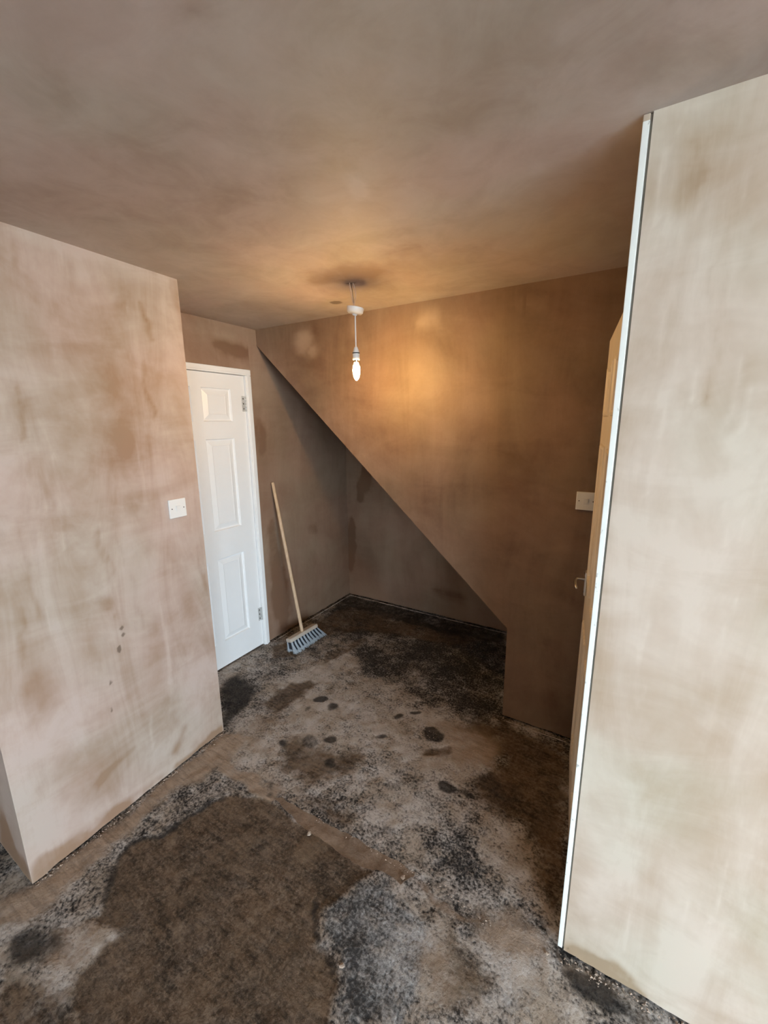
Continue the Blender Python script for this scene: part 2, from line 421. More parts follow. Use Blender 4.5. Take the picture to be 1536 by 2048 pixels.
# ---- floor: one surface with stains where the photograph shows them
def build_floor():
    xs = np.concatenate([np.linspace(-3.33, -2.55, 6)[:-1], np.arange(-2.55, 0.75, 0.0115), np.linspace(0.76, 3.75, 18)])
    ys = np.concatenate([np.linspace(-2.75, -0.05, 16)[:-1], np.arange(-0.05, 3.2, 0.0115), [3.28]])
    nx, ny = len(xs), len(ys)
    X, Y = np.meshgrid(xs, ys, indexing='ij')
    P = np.stack([X.ravel(), Y.ravel()], 1)
    A = np.zeros((len(P), 3), np.float32); B = np.zeros((len(P), 3), np.float32)
    A[:, 0] = 0.49
    WP = P + np.stack([.022 * vnoise(P, .11, 1) + .012 * vnoise(P, .045, 2) + .006 * vnoise(P, .02, 3), .022 * vnoise(P, .11, 4) + .012 * vnoise(P, .045, 5) + .006 * vnoise(P, .02, 6)], 1)
    WS = P + (WP - P) * 0.6
    def paint(arr, ch, poly, val, soft=0.05, mode='max', warp=True):
        Q = np.array([on_floor(u, v)[:2] for u, v in poly])
        lo, hi = Q.min(0) - soft - .05, Q.max(0) + soft + .05
        idx = np.where((P[:, 0] > lo[0]) & (P[:, 0] < hi[0]) & (P[:, 1] > lo[1]) & (P[:, 1] < hi[1]))[0]
        m = np.clip(0.5 + sdf_poly((WP if warp else WS)[idx], Q) / soft, 0, 1)
        if mode == 'max': arr[idx, ch] = np.maximum(arr[idx, ch], m * val)
        elif mode == 'mix': arr[idx, ch] = arr[idx, ch] * (1 - m) + val * m
        else: arr[idx, ch] = arr[idx, ch] * (1 - m * val)
    pale = lambda poly, val, soft=0.12: paint(A, 0, poly, val, soft, 'mix')
    brown = lambda poly, val=1.0, soft=0.05: paint(A, 1, poly, val, soft)
    black = lambda poly, val=1.0, soft=0.05: paint(A, 2, poly, val, soft)
    tan = lambda poly, val=1.0, soft=0.08: paint(B, 0, poly, val, soft)
    bloom = lambda poly, val=1.0, soft=0.08: paint(B, 2, poly, val, soft)
    # paleness
    pale([(560, 1330), (760, 1290), (860, 1420), (990, 1470), (930, 1560), (760, 1560), (520, 1560), (450, 1500), (520, 1400)], 0.64)
    pale([(700, 1280), (880, 1290), (1000, 1400), (960, 1430), (840, 1390), (730, 1350)], 0.36)
    pale([(640, 1215), (900, 1260), (1015, 1290), (1005, 1440), (940, 1390), (860, 1310), (700, 1270)], 0.34, 0.15)
    pale([(880, 1590), (1060, 1680), (1090, 1800), (1010, 1830), (860, 1740), (700, 1640), (740, 1590)], 0.64)
    pale([(830, 1650), (930, 1650), (1000, 1770), (930, 1780), (850, 1720)], 0.42, 0.08)
    pale([(1000, 1880), (1120, 1930), (1150, 2048), (960, 2048), (940, 1960)], 0.66)
    pale([(0, 1860), (230, 1850), (250, 1890), (130, 2000), (0, 2000)], 0.66)
    pale([(440, 1300), (560, 1290), (700, 1300), (560, 1360), (440, 1400)], 0.50)
    pale([(740, 1790), (800, 1785), (866, 1840), (858, 1930), (800, 1990), (750, 2000), (745, 1900)], 0.62, 0.14)
    # tan dust beside the walls and in patches
    tan([(40, 1780), (75, 1772), (450, 1466), (500, 1470), (440, 1530), (330, 1600), (200, 1720), (100, 1830), (0, 1870), (0, 1800)], 1.0, 0.06)
    tan([(425, 1515), (455, 1520), (565, 1590), (540, 1605), (430, 1545)], 0.95, 0.03)
    tan([(490, 1560), (590, 1560), (560, 1600), (500, 1590)], 0.7)
    tan([(880, 1450), (960, 1440), (1000, 1490), (990, 1540), (930, 1540), (890, 1500)], 0.85, 0.12)
    tan([(1010, 1820), (1100, 1870), (1120, 1905), (1110, 1960), (1030, 1940), (960, 1880), (940, 1840)], 0.85, 0.10)
    tan([(820, 1850), (900, 1880), (950, 1960), (950, 2048), (860, 2048), (840, 1950)], 0.62, 0.10)
    tan([(570, 1690), (660, 1650), (660, 1690), (600, 1730)], 0.55, 0.05)
    tan([(1130, 1915), (1180, 1950), (1260, 2010), (1320, 2048), (1280, 2048), (1150, 1960)], 0.75, 0.05)
    tan([(90, 1850), (210, 1860), (180, 1930), (120, 1960), (70, 1900)], 0.7, 0.05)
    tan([(480, 1440), (560, 1420), (620, 1450), (560, 1530), (470, 1500)], 0.45, 0.1)
    # brown damp screed
    brown([(455, 1592), (415, 1600), (385, 1622), (355, 1652), (330, 1667), (295, 1674), (268, 1682), (242, 1702), (224, 1735), (216, 1790),
           (190, 1832), (165, 1850), (235, 1880), (190, 1920), (140, 1960), (150, 2048), (60, 2300), (700, 2400), (655, 2048), (672, 1940), (628, 1870), (632, 1815),
           (690, 1770), (745, 1745), (690, 1700), (600, 1640), (550, 1600), (500, 1588)], 1.0, 0.035)
    brown([(0, 1960), (70, 1950), (140, 1975), (150, 2048), (-60, 2200)], 0.85)
    brown([(915, 1455), (1000, 1432), (1140, 1505), (1142, 1620), (1120, 1860), (1075, 1740), (1050, 1650), (1000, 1630), (945, 1590), (950, 1550), (1000, 1520), (985, 1480)], 0.95, 0.14)
    brown([(520, 1405), (560, 1375), (620, 1355), (640, 1368), (600, 1398), (545, 1425)], 0.9, 0.07)
    brown([(575, 1470), (625, 1480), (660, 1500), (735, 1500), (700, 1550), (640, 1570), (590, 1555), (555, 1545), (560, 1510)], 0.85, 0.12)
    brown([(620, 1250), (690, 1205), (800, 1225), (1010, 1280), (900, 1290), (720, 1260), (640, 1275)], 0.72, 0.10)
    brown([(540, 1290), (590, 1285), (600, 1310), (545, 1320)], 0.8, 0.05)
    brown([(640, 1310), (730, 1270), (740, 1280), (650, 1330)], 0.6, 0.05)
    brown([(590, 1560), (660, 1590), (720, 1620), (690, 1650), (620, 1610)], 0.75, 0.10)
    brown([(870, 1830), (1010, 1930), (1000, 1990), (960, 2048), (900, 2048), (880, 1930)], 0.55, 0.10)
    brown([(850, 1490), (900, 1490), (905, 1510), (840, 1505)], 0.85, 0.03)
    # black stains
    black([(440, 1365), (470, 1348), (522, 1372), (505, 1405), (470, 1440), (447, 1462)], 0.9, 0.07)
    black([(690, 1192), (700, 1188), (1015, 1262), (1010, 1290), (860, 1262), (700, 1216), (640, 1240)], 0.72, 0.08)
    black([(735, 1320), (850, 1300), (940, 1360), (970, 1400), (900, 1395), (800, 1370)], 0.36, 0.14)
    for cx, cy, rx, ry, an, val in ((641, 1399, 15, 6, -5, .95), (664, 1414, 14, 8, -10, .8), (614, 1416, 9, 5, -30, .6), (801, 1434, 10, 5, -5, .95), (831, 1427, 10, 5, -5, .95),
                                  (566, 1487, 8, 9, 0, .95), (660, 1477, 14, 8, -15, .9), (621, 1482, 22, 14, -10, .6), (762, 1474, 12, 7, -5, .75), (867, 1469, 21, 12, 15, .95),
                                  (662, 1526, 12, 11, 0, .8), (541, 1566, 8, 8, 0, .6), (541, 1586, 9, 7, 0, .6), (533, 1438, 7, 4, -20, .6), (570, 1430, 6, 3, 0, .6),
                                  (893, 1575, 22, 12, 25, .9), (930, 1585, 18, 8, 15, .7), (787, 1570, 24, 14, 0, .5), (947, 1438, 34, 14, 10, .6), (721, 1654, 8, 8, 0, .7),
                                  (773, 1662, 20, 12, 20, .6), (880, 1496, 20, 7, 0, .4), (517, 1510, 8, 7, 0, .4), (610, 1510, 16, 10, 0, .5), (1020, 1580, 40, 22, 20, .5),
                                  (1080, 1640, 40, 30, 20, .45), (985, 1560, 30, 18, 10, .5), (335, 1652, 10, 6, -40, .9)):
        paint(A, 2, ell(cx, cy, rx, ry, an), val, 0.024, warp=False)
    black(band([(455, 1594), (415, 1602), (385, 1624), (355, 1654), (330, 1668), (295, 1676), (268, 1684), (244, 1704), (227, 1735), (219, 1780), (206, 1815)], 9, 14), 0.85, 0.026)
    black([(20, 1870), (70, 1848), (110, 1860), (135, 1880), (80, 1920), (40, 1945), (0, 1950), (0, 1905)], 0.8, 0.06)
    black([(60, 1860), (100, 1820), (120, 1845), (110, 1880)], 0.6, 0.06)
    black([(200, 1745), (240, 1700), (330, 1640), (400, 1590), (430, 1570), (440, 1590), (380, 1620), (330, 1660), (260, 1690), (215, 1760), (170, 1800)], 0.42, 0.05)
    black([(1135, 1925), (1200, 1965), (1300, 2048), (1230, 2048), (1150, 1985)], 0.8, 0.04)
    black([(290, 2000), (400, 1930), (420, 1950), (330, 2048)], 0.35, 0.06)
    black(band([(590, 1800), (575, 1880), (555, 2048), (548, 2200)], 4), 0.8, 0.012)
    black(band([(620, 1790), (632, 1870), (655, 1935), (662, 1955)], 12, 8), 0.8, 0.02)
    black([(400, 1608), (470, 1605), (540, 1630), (520, 1690), (460, 1680), (420, 1650)], 0.34, 0.14)
    black([(240, 1710), (330, 1680), (345, 1700), (280, 1740), (235, 1780)], 0.34, 0.10)
    black([(330, 1790), (440, 1760), (480, 1800), (420, 1880), (350, 1870)], 0.30, 0.14)
    black([(150, 1960), (330, 1900), (380, 1960), (300, 2048), (150, 2048)], 0.36, 0.14)
    black([(610, 1700), (690, 1690), (740, 1740), (690, 1765), (620, 1760)], 0.36, 0.10)
    black([(660, 1950), (740, 1920), (760, 2048), (665, 2048)], 0.40, 0.10)
    black(band([(610, 1815), (600, 1900), (592, 2000), (588, 2100)], 3), 0.55, 0.012)
    tan([(540, 1800), (610, 1800), (640, 1900), (640, 2048), (540, 2048), (530, 1900)], 0.42, 0.16)
    tan([(300, 1740), (400, 1690), (470, 1700), (380, 1770), (310, 1790)], 0.34, 0.14)
    # coarse blue-grey bloom
    bloom([(632, 1815), (690, 1765), (760, 1760), (810, 1790), (868, 1835), (860, 1900), (862, 1950), (800, 2048), (670, 2048), (672, 1940), (640, 1870)], 0.95, 0.06)
    bloom([(660, 1600), (720, 1640), (830, 1690), (900, 1780), (850, 1760), (720, 1680), (640, 1630)], 0.45, 0.08)
    bloom([(985, 1910), (1080, 1960), (1080, 2048), (990, 2048)], 0.62, 0.10)
    bloom([(480, 1690), (525, 1690), (530, 1740), (480, 1730)], 0.6, 0.05)
    bloom([(560, 1490), (760, 1470), (860, 1560), (900, 1620), (820, 1660), (700, 1620), (620, 1560)], 0.30, 0.1)
    bloom([(200, 1770), (240, 1720), (330, 1650), (450, 1560), (470, 1580), (400, 1620), (240, 1730), (160, 1830)], 0.55, 0.05)
    # chased line filled with smooth brown filler
    trench = [(548, 1592), (568, 1592), (640, 1638), (722, 1686), (760, 1708), (826, 1748), (800, 1768), (742, 1740), (690, 1712), (610, 1652)]
    tail = [(826, 1748), (900, 1795), (985, 1850), (988, 1880), (930, 1860), (860, 1815), (806, 1766)]
    paint(B, 1, trench, 1.0, 0.018, warp=False); paint(B, 1, tail, 0.52, 0.05)
    # relief
    Z = np.zeros(len(P))
    Z += -0.004 * np.clip(A[:, 1], 0, 1) * (A[:, 1] > 0.5) - 0.003 * B[:, 1]
    rg = np.random.default_rng(3)
    nz = rg.normal(size=(nx, ny))
    for _ in range(3):
        nz = (nz + np.roll(nz, 1, 0) + np.roll(nz, -1, 0) + np.roll(nz, 1, 1) + np.roll(nz, -1, 1)) / 5
    nz /= nz.std()
    Z += np.clip(nz.ravel(), -2.2, 2.2) * 0.0009
    Z += 0.004 * (B[:, 0] > 0.3) * np.clip(B[:, 0], 0, 1) * 0.5
    Z -= 0.002
    verts = np.stack([P[:, 0], P[:, 1], Z], 1)
    i, j = np.meshgrid(np.arange(nx - 1), np.arange(ny - 1), indexing='ij')
    a = (i * ny + j).ravel()
    F = np.stack([a, a + ny, a + ny + 1, a + 1], 1)
    me = bpy.data.meshes.new('floor'); me.from_pydata(verts.tolist(), [], F.tolist()); me.update()
    set_attr(me, 'stain', A); set_attr(me, 'dust', B)
    return struct(link_mesh('floor', me, M['floor'], smooth=True))
build_floor()

# ---- ceiling
def build_ceiling():
    xs = np.concatenate([np.linspace(-3.4, -2.5, 4)[:-1], np.arange(-2.5, 1.6, 0.025), np.linspace(1.62, 3.75, 5)])
    ys = np.concatenate([np.linspace(-2.75, -0.2, 5)[:-1], np.arange(-0.2, 2.3, 0.025), [3.28]])
    X, Y = np.meshgrid(xs, ys, indexing='ij'); P = np.stack([X.ravel(), Y.ravel()], 1)
    nx, ny = len(xs), len(ys)
    A = np.zeros((len(P), 3), np.float32)
    for poly, ch, val, soft in (
            (ell(672, 605, 14, 4), 2, .9, .02), (ell(700, 548, 95, 22, -6), 0, .55, .14), (ell(800, 500, 60, 14, -12), 0, .55, .10),
            (ell(703, 567, 9, 3), 2, .9, .015),
            (ell(395, 22, 34, 18), 0, .75, .10), (ell(450, 130, 70, 20, 10), 0, .4, .12), (ell(250, 160, 60, 18, 20), 0, .4, .12), (ell(880, 60, 50, 14, 40), 0, .4, .08),
            (ell(1140, 105, 24, 12), 0, .5, .06), (ell(560, 70, 60, 26), 1, .55, .10), (ell(690, 120, 130, 26, 15), 1, .4, .12), (ell(430, 385, 110, 30), 0, .4, .2),
            (ell(712, 372, 18, 34, -30), 1, .85, .06), (ell(700, 420, 14, 24), 1, .5, .06), (ell(1100, 330, 90, 14, -20), 1, .35, .08),
            (ell(1130, 40, 30, 50, 30), 1, .5, .08), (ell(540, 460, 60, 18, 20), 0, .35, .15)):
        Q = np.array([hit(u, v, (0, 0, CEIL), (0, 0, 1))[:2] for u, v in poly])
        A[:, ch] = np.maximum(A[:, ch], np.clip(0.5 + sdf_poly(P, Q) / soft, 0, 1) * val)
    V = np.concatenate([np.stack([P[:, 0], P[:, 1], np.full(len(P), CEIL)], 1), [(-3.4, -2.75, CEIL + .12), (3.75, -2.75, CEIL + .12), (3.75, 3.28, CEIL + .12), (-3.4, 3.28, CEIL + .12)]])
    A = np.concatenate([A, np.zeros((4, 3), np.float32)])
    i, j = np.meshgrid(np.arange(nx - 1), np.arange(ny - 1), indexing='ij'); a = (i * ny + j).ravel()
    F = np.stack([a, a + 1, a + ny + 1, a + ny], 1).tolist(); k = len(P)
    F.append((k, k + 1, k + 2, k + 3))
    me = bpy.data.meshes.new('ceiling'); me.from_pydata(V.tolist(), [], F); me.update()
    set_attr(me, 'marks', A)
    struct(link_mesh('ceiling', me, M['ceil']))
build_ceiling()

# ---- left pier
lw = [ # marks on its broad face
    ([(64, 1742), (70, 1728), (88, 1704), (140, 1680), (190, 1646), (234, 1608), (262, 1594), (275, 1640), (90, 1860)], 0, 1.0, .035), ([(340, 1540), (365, 1518), (400, 1490), (425, 1458), (447, 1446), (470, 1490), (360, 1580)], 0, 1.0, .035), (band([(120, 1690), (230, 1616), (330, 1545)], 14), 0, .6, .05),
    (ell(230, 770, 44, 120, -8), 0, .62, .34), (ell(250, 900, 60, 70), 0, .6, .2), (ell(150, 790, 22, 90, -8), 0, .5, .16), (ell(30, 860, 60, 160), 0, .35, .2),
    (ell(270, 1010, 70, 60), 0, .45, .2), (ell(30, 520, 40, 60), 0, .5, .12), (ell(245, 600, 30, 40, 10), 0, .55, .10), (ell(140, 560, 18, 40), 0, .45, .08),
    (ell(60, 800, 18, 10), 0, .5, .06), (ell(210, 1210, 24, 26), 0, .7, .05), (ell(310, 1280, 24, 50, 10), 0, .45, .10), (ell(75, 1380, 45, 70), 0, .5, .12), (ell(380, 1220, 30, 40), 0, .3, .1),
    (band([(188, 1578), (215, 1545), (240, 1520), (268, 1492)], 22, 3), 0, .75, .05), (band([(352, 1506), (360, 1480), (366, 1455)], 16, 6), 0, .7, .05), (ell(37, 1560, 9, 9), 2, .45, .02),
    (ell(180, 1400, 90, 120), 1, .55, .25), (ell(300, 1540, 120, 60, -40), 1, .5, .2), (ell(400, 1380, 40, 90), 1, .4, .15), (ell(150, 1650, 80, 70), 1, .6, .2), (ell(320, 620, 40, 70), 1, .45, .15),
    (band([(0, 452), (350, 565)], 26), 1, .5, .06), (ell(100, 1080, 90, 60), 1, .35, .2), (ell(330, 780, 14, 60), 1, .4, .06),
] + [(ell(x, y, 4.2, 5.5, 15), 2, v, .012) for x, y, v in ((243, 1257, .95), (246, 1271, .95), (240, 1304, 1.0), (239, 1298, 1.0), (220, 1366, .8), (222, 1417, .8), (160, 1350, .5))]
def drips(seed, n, x0, x1, y0, y1, slope, val, ch=1):
    q = random.Random(seed); out = []
    for _ in range(n):
        x = q.uniform(x0, x1); y = q.uniform(y0, y1); l = q.uniform(50, 220); sl = slope((x)) + q.uniform(-.05, .05)
        pts = [(x + sl * l * t + q.uniform(-4, 4), y + l * t) for t in (0, .25, .5, .75, 1)]
        out.append((band(pts, q.uniform(3, 7), q.uniform(2, 12)), ch, val * q.uniform(.5, 1), .016 if ch else .045))
    return out
lw += drips(11, 20, 20, 420, 480, 1480, lambda x: .16 - x * .0002, .7) + drips(12, 12, 20, 400, 560, 1350, lambda x: .2, .9, 0)
lw.append((band([(8, 1455), (68, 1715)], 3), 2, .42, .012))
left_near = [([(0, 1600), (0, 1680), (66, 1780), (60, 1740), (30, 1690)], 0, .95, .05)]
slab('wall_left', [(-3.15, LY1), (LX1, LY1), (LX2, LY2), (DX - 0.1, LY2)],
     [(-3.15, LY1 + .1), (LX1 - .1, LY1 + .1), (LX2 - .1, LY2 - .1), (DX - 0.1, LY2 - .1)], [0.03, 0.011, 0.05],
     ragged(0.008, 0.006), CEIL, M['left'], {0: left_near, 1: lw}, nv=150)

# ---- wall that holds the white door (in front of and beyond the door, and over it)
dm = [(ell(560, 1180, 16, 90, -4), 0, .8, .08), (ell(545, 1090, 12, 60), 0, .5, .06), (ell(520, 870, 14, 40), 0, .5, .06),
      (ell(625, 1060, 12, 12), 0, .5, .05),]
FZ = 2.010; FY0, FY1 = 1.25, 2.064
slab('wall_far_left', [(DX, FY1), (DX, BY + .05)], [(DX - .1, FY1), (DX - .1, BY + .05)], 0.02, ragged(0.010, 0.006), CEIL, M['alcove'], {0: dm}, nv=110)
slab('wall_over_door', [(DX, LY2), (DX, FY1)], [(DX - .1, LY2), (DX - .1, FY1)], 0.03, lambda x, y: FZ, CEIL, M['alcove'],
     {0: [(ell(480, 700, 60, 18, 15), 0, .8, .1), (ell(420, 665, 60, 16, 12), 1, .45, .1)]}, nv=14)

# ---- plastered face of the stairs with its sloping lower edge
def stair_low(x, y):
    if x <= XS + 1e-4: return ZT + (ZS - ZT) * (x - DX) / (XS - DX)
    return 0.010 + 0.006 * mnoise.noise(Vector((x * 14, 0, 0)))
sm = [(ell(607, 682, 20, 24, 20), 1, .95, .10), (ell(625, 705, 14, 16), 1, .8, .08), (ell(853, 640, 24, 20, -20), 1, .85, .12), (ell(925, 632, 18, 12), 1, .45, .08), (ell(1062, 612, 26, 16, 20), 1, .8, .12),
      (ell(705, 650, 10, 24), 1, .5, .06),
      ]
slab('wall_stair', [(DX, SY), (XS, SY), (XS + 0.0012, SY), (0.14, SY)], [(DX, SY + .10), (XS, SY + .10), (XS + 0.0012, SY + .10), (0.14, SY + .10)], [0.02, 0.0012, 0.02],
     stair_low, CEIL, M['stair'], {0: sm, 2: sm}, nv=100)
bm_ = [(ell(703, 1090, 10, 60), 0, .8, .05), (ell(730, 960, 14, 50, 10), 0, .7, .06), (ell(900, 1190, 40, 14, 20), 0, .6, .08)]
slab('wall_under_stair', [(DX - .05, BY), (0.14, BY)], [(DX - .05, BY + .1), (0.14, BY + .1)], 0.025, ragged(0.010, 0.006), CEIL, M['alcove'], {0: bm_}, nv=90)
bm = bmesh.new()   # sloping underside of the flight
k = (ZS - ZT) / (XS - DX); x1 = XS + (0.0 - ZS) / k
vv = []
for y in (SY + .012, BY + .02):
    for x, dz in ((DX - .05, 0), (x1 - .02, 0), (x1 - .02, .08), (DX - .05, .08)):
        vv.append(bm.verts.new((x, y, ZS + k * (x - XS) + dz + 0.003)))
bm.faces.new(vv[:4]); bm.faces.new(vv[4:][::-1])
for i in range(4): bm.faces.new((vv[i], vv[4 + i], vv[4 + (i + 1) % 4], vv[(i + 1) % 4]))
struct(from_bm('ceiling_under_stair', bm, M['alcove']))

# ---- right-hand wall, plus the short wall hidden behind the open door
rw = [(ell(1430, 330, 130, 120, 10), 0, .70, .2), (ell(1340, 270, 24, 60, 10), 0, .5, .08), (ell(1500, 420, 40, 120), 0, .35, .15), (ell(1330, 420, 10, 100, 8), 0, .5, .06),
      (ell(1430, 1390, 70, 60, -20), 0, .45, .2), (ell(1320, 1560, 50, 90), 0, .22, .15), (ell(1470, 1700, 90, 260, 10), 0, .35, .25), ([(1130, 1900), (1160, 1895), (1220, 1915), (1265, 1955), (1300, 1985), (1290, 2010), (1220, 1980), (1150, 1940)], 0, 1.0, .04), (ell(1330, 2005, 60, 14, 32), 0, .6, .08), (ell(1440, 2020, 60, 60), 0, .5, .15),
      (ell(1190, 1780, 50, 60, 20), 1, .6, .12), (ell(1280, 1720, 50, 90, 10), 1, .5, .15), (ell(1250, 1150, 90, 160, 10), 1, .35, .3), (ell(1360, 560, 40, 90, 8), 1, .55, .12), (ell(1330, 700, 30, 70), 1, .35, .1),
      (band([(1308, 232), (1536, 160)], 22), 1, .7, .05), (band([(1345, 450), (1410, 448), (1400, 480), (1330, 470)], 14), 1, .4, .05), (ell(1405, 980, 70, 50), 1, .35, .12), (ell(1500, 760, 30, 60), 0, .4, .1),
      (band([(1363, 497), (1375, 525)], 4), 2, .45, .012)] + \
     [(ell(x, y, 4, 4), 2, v, .012) for x, y, v in ((1141, 1880, .7), (1145, 1878, .6), (1138, 1898, .7), (1150, 1850, .5), (1184, 1562, .5), (1178, 1565, .5), (1180, 1590, .5))]
rw += drips(21, 22, 1320, 1520, 220, 900, lambda x: -.14, 1.0) + drips(22, 14, 1200, 1500, 900, 1850, lambda x: -.3, .8) + drips(23, 14, 1320, 1520, 220, 700, lambda x: -.14, .9, 0)
slab('wall_right', [(RX, RY + .085), (RX, RY), (1.2, RY), (XR, RY)], [(RX + .02, RY + .085), (RX + .02, RY + .085), (1.2, RY + .085), (XR, RY + .085)], [0.03, 0.012, 0.2],
     ragged(0.008, 0.006), CEIL, M['right'], {1: rw}, nv=150)
slab('wall_behind_door', [(0.10, RY + .086), (0.10, SY)], [(0.14, RY + .086), (0.14, SY)], 0.1, lambda x, y: 0.004, CEIL, M['stair'], nv=4)  # unseen; dark plaster chosen to bounce less light onto the stair wall

# ---- rest of the room behind the camera
slab('wall_side_left', [(XL, REAR_Y), (XL, LY1)], [(XL - .1, REAR_Y), (XL - .1, LY1)], 0.3, lambda x, y: 0.004, CEIL, M['room'], nv=8)
for nm, y0, y1, za, zb in (('wall_side_right', WIN2[1], RY, .004, CEIL), ('wall_side_right', REAR_Y, WIN2[0], .004, CEIL), ('wall_side_right', WIN2[0], WIN2[1], .004, WIN2[2]), ('wall_side_right', WIN2[0], WIN2[1], WIN2[3], CEIL)):
    slab(nm, [(XR, y0), (XR, y1)], [(XR + .12, y0), (XR + .12, y1)], 0.3, (lambda z: lambda x, y: z)(za), zb, M['room'], nv=6)
slab('wall_rear_left', [(XL - .1, REAR_Y), (WIN[0], REAR_Y)], [(XL - .1, REAR_Y - .12), (WIN[0], REAR_Y - .12)], 0.3, lambda x, y: 0.004, CEIL, M['room'], nv=8)
slab('wall_rear_right', [(WIN[1], REAR_Y), (XR + .1, REAR_Y)], [(WIN[1], REAR_Y - .12), (XR + .1, REAR_Y - .12)], 0.3, lambda x, y: 0.004, CEIL, M['room'], nv=8)
slab('wall_rear_sill', [(WIN[0], REAR_Y), (WIN[1], REAR_Y)], [(WIN[0], REAR_Y - .12), (WIN[1], REAR_Y - .12)], 0.3, lambda x, y: 0.004, WIN[2], M['room'], nv=4)
slab('wall_rear_head', [(WIN[0], REAR_Y), (WIN[1], REAR_Y)], [(WIN[0], REAR_Y - .12), (WIN[1], REAR_Y - .12)], 0.3, lambda x, y: WIN[3], CEIL, M['room'], nv=2)
for nm, a_, b_ in (('added_wall_back', (XL - .22, 3.27, -.2), (XR + .26, 3.37, CEIL)), ('added_wall_left', (XL - .22, REAR_Y - .12, -.2), (XL - .12, 3.27, CEIL)), ('added_wall_right', (XR + .14, RY, -.2), (XR + .26, 3.27, CEIL))):  # added unseen slabs that keep daylight from leaking in under the walls
    bm = bmesh.new(); box(bm, a_, b_); struct(from_bm(nm, bm, M['room']))
def window(name, loc, rotz, width, hh):
    w = struct(empty(name, loc, rotz)); hw = width / 2
    bm = bmesh.new()
    box(bm, (-hw, -.03, 0), (-hw + .06, .03, hh), .006); box(bm, (hw - .06, -.03, 0), (hw, .03, hh), .006)
    box(bm, (-hw + .06, -.03, 0), (hw - .06, .03, .06), .006); box(bm, (-hw + .06, -.03, hh - .06), (hw - .06, .03, hh), .006)
    box(bm, (-.035, -.03, .06), (.035, .03, hh - .06), .006)
    from_bm('window_frame', bm, M['white'], w)
    for s in (-1, 1):
        bm = bmesh.new(); box(bm, (.04 if s > 0 else -hw + .065, -.004, .065), (hw - .065 if s > 0 else -.04, .004, hh - .065))
        from_bm('pane', bm, M['glass'], w)
window('window_1', ((WIN[0] + WIN[1]) / 2, REAR_Y - .08, WIN[2]), 0, WIN[1] - WIN[0], WIN[3] - WIN[2])
window('window_2', (XR + .08, (WIN2[0] + WIN2[1]) / 2, WIN2[2]), math.radians(90), WIN2[1] - WIN2[0], WIN2[3] - WIN2[2])
bm = bmesh.new(); box(bm, (-8, -14, -.30), (14, 8, -.22)); struct(from_bm('ground', bm, M['patio']))

# ---- white edge bead that finishes the right-hand wall at the doorway
b = struct(empty('trim_1', (RX - .0115, RY, 0)))
bm = bmesh.new(); box(bm, (-.0065, -.002, .012), (.0065, .080, CEIL - .014), .0015); from_bm('edge_board', bm, M['bead'], b)
bm = bmesh.new(); box(bm, (-.0065, .000, CEIL - .014), (.0065, .080, CEIL - .001), .0015); from_bm('plaster_cap', bm, M['right'], b)
bm = bmesh.new(); box(bm, (.0065, .0045, .012), (.0115, .080, CEIL - .001)); from_bm('gap_shade_strip', bm, M['gap'], b)  # grey strip set in the open gap to stand for its shade

# ------------------------------------------------------------------ doors
def panel_mesh(w, h, raised=False):
    bm = bmesh.new()
    prof = [(0.0, 0.0), (0.003, -0.005), (0.010, -0.007), (0.018, -0.003), (0.022, 0.005), (0.050, 0.000), (0.054, 0.001)] if raised else [(0.0, 0.0), (0.005, 0.011), (0.011, 0.012), (0.043, 0.003), (0.048, 0.0045)]
    rings = []
    for o, d in prof:
        rings.append([bm.verts.new(p) for p in ((o, d, o), (w - o, d, o), (w - o, d, h - o), (o, d, h - o))])
    for a, c in zip(rings, rings[1:]):
        for k in range(4): bm.faces.new((a[k], a[(k + 1) % 4], c[(k + 1) % 4], c[k]))
    bm.faces.new(rings[-1])
    me = bpy.data.meshes.new('panel'); bm.to_mesh(me); bm.free(); return me
def door_leaf(parent, W, z0, z1, th, cols, rows, mat, raised=False):
    """leaf in x (0..W), z, face at y = 0 looking to -y; cols / rows: panel spans"""
    bm = bmesh.new()
    xs = sorted({0, W, *[c for q in cols for c in q]}); zs = sorted({z0, z1, *[c for q in rows for c in q]})
    g = {(i, j): bm.verts.new((x, 0, z)) for i, x in enumerate(xs) for j, z in enumerate(zs)}
    for i in range(len(xs) - 1):
        for j in range(len(zs) - 1):
            cx, cz = (xs[i] + xs[i + 1]) / 2, (zs[j] + zs[j + 1]) / 2
            if any(a < cx < b for a, b in cols) and any(a < cz < b for a, b in rows): continue
            bm.faces.new((g[i, j], g[i + 1, j], g[i + 1, j + 1], g[i, j + 1]))
    bk = [bm.verts.new(p) for p in ((0, th, z0), (W, th, z0), (W, th, z1), (0, th, z1))]
    I, J = len(xs) - 1, len(zs) - 1
    bm.faces.new(bk[::-1])
    bm.faces.new([g[i, 0] for i in range(I + 1)][::-1] + [bk[0], bk[1]])
    bm.faces.new([g[i, J] for i in range(I + 1)] + [bk[2], bk[3]])
    bm.faces.new([g[0, j] for j in range(J + 1)] + [bk[3], bk[0]])
    bm.faces.new([g[I, j] for j in range(J + 1)][::-1] + [bk[1], bk[2]])
    leaf = from_bm('leaf', bm, mat, parent)
    for za, zb in rows:
        me = None
        for xa, xb in cols:
            me = panel_mesh(xb - xa, zb - za, raised); me.materials.append(mat)
            o = bpy.data.objects.new('panel', me); COL.objects.link(o); o.location = (xa, 0, za); o.parent = leaf
    return leaf

# white door: hinges on its far side; local x runs towards the near side (rotz -90)
d1 = struct(empty('door_1', (DX - .012, 2.0135, 0), math.radians(-90)))
d1.rotation_euler = (0, 0, math.radians(-90))
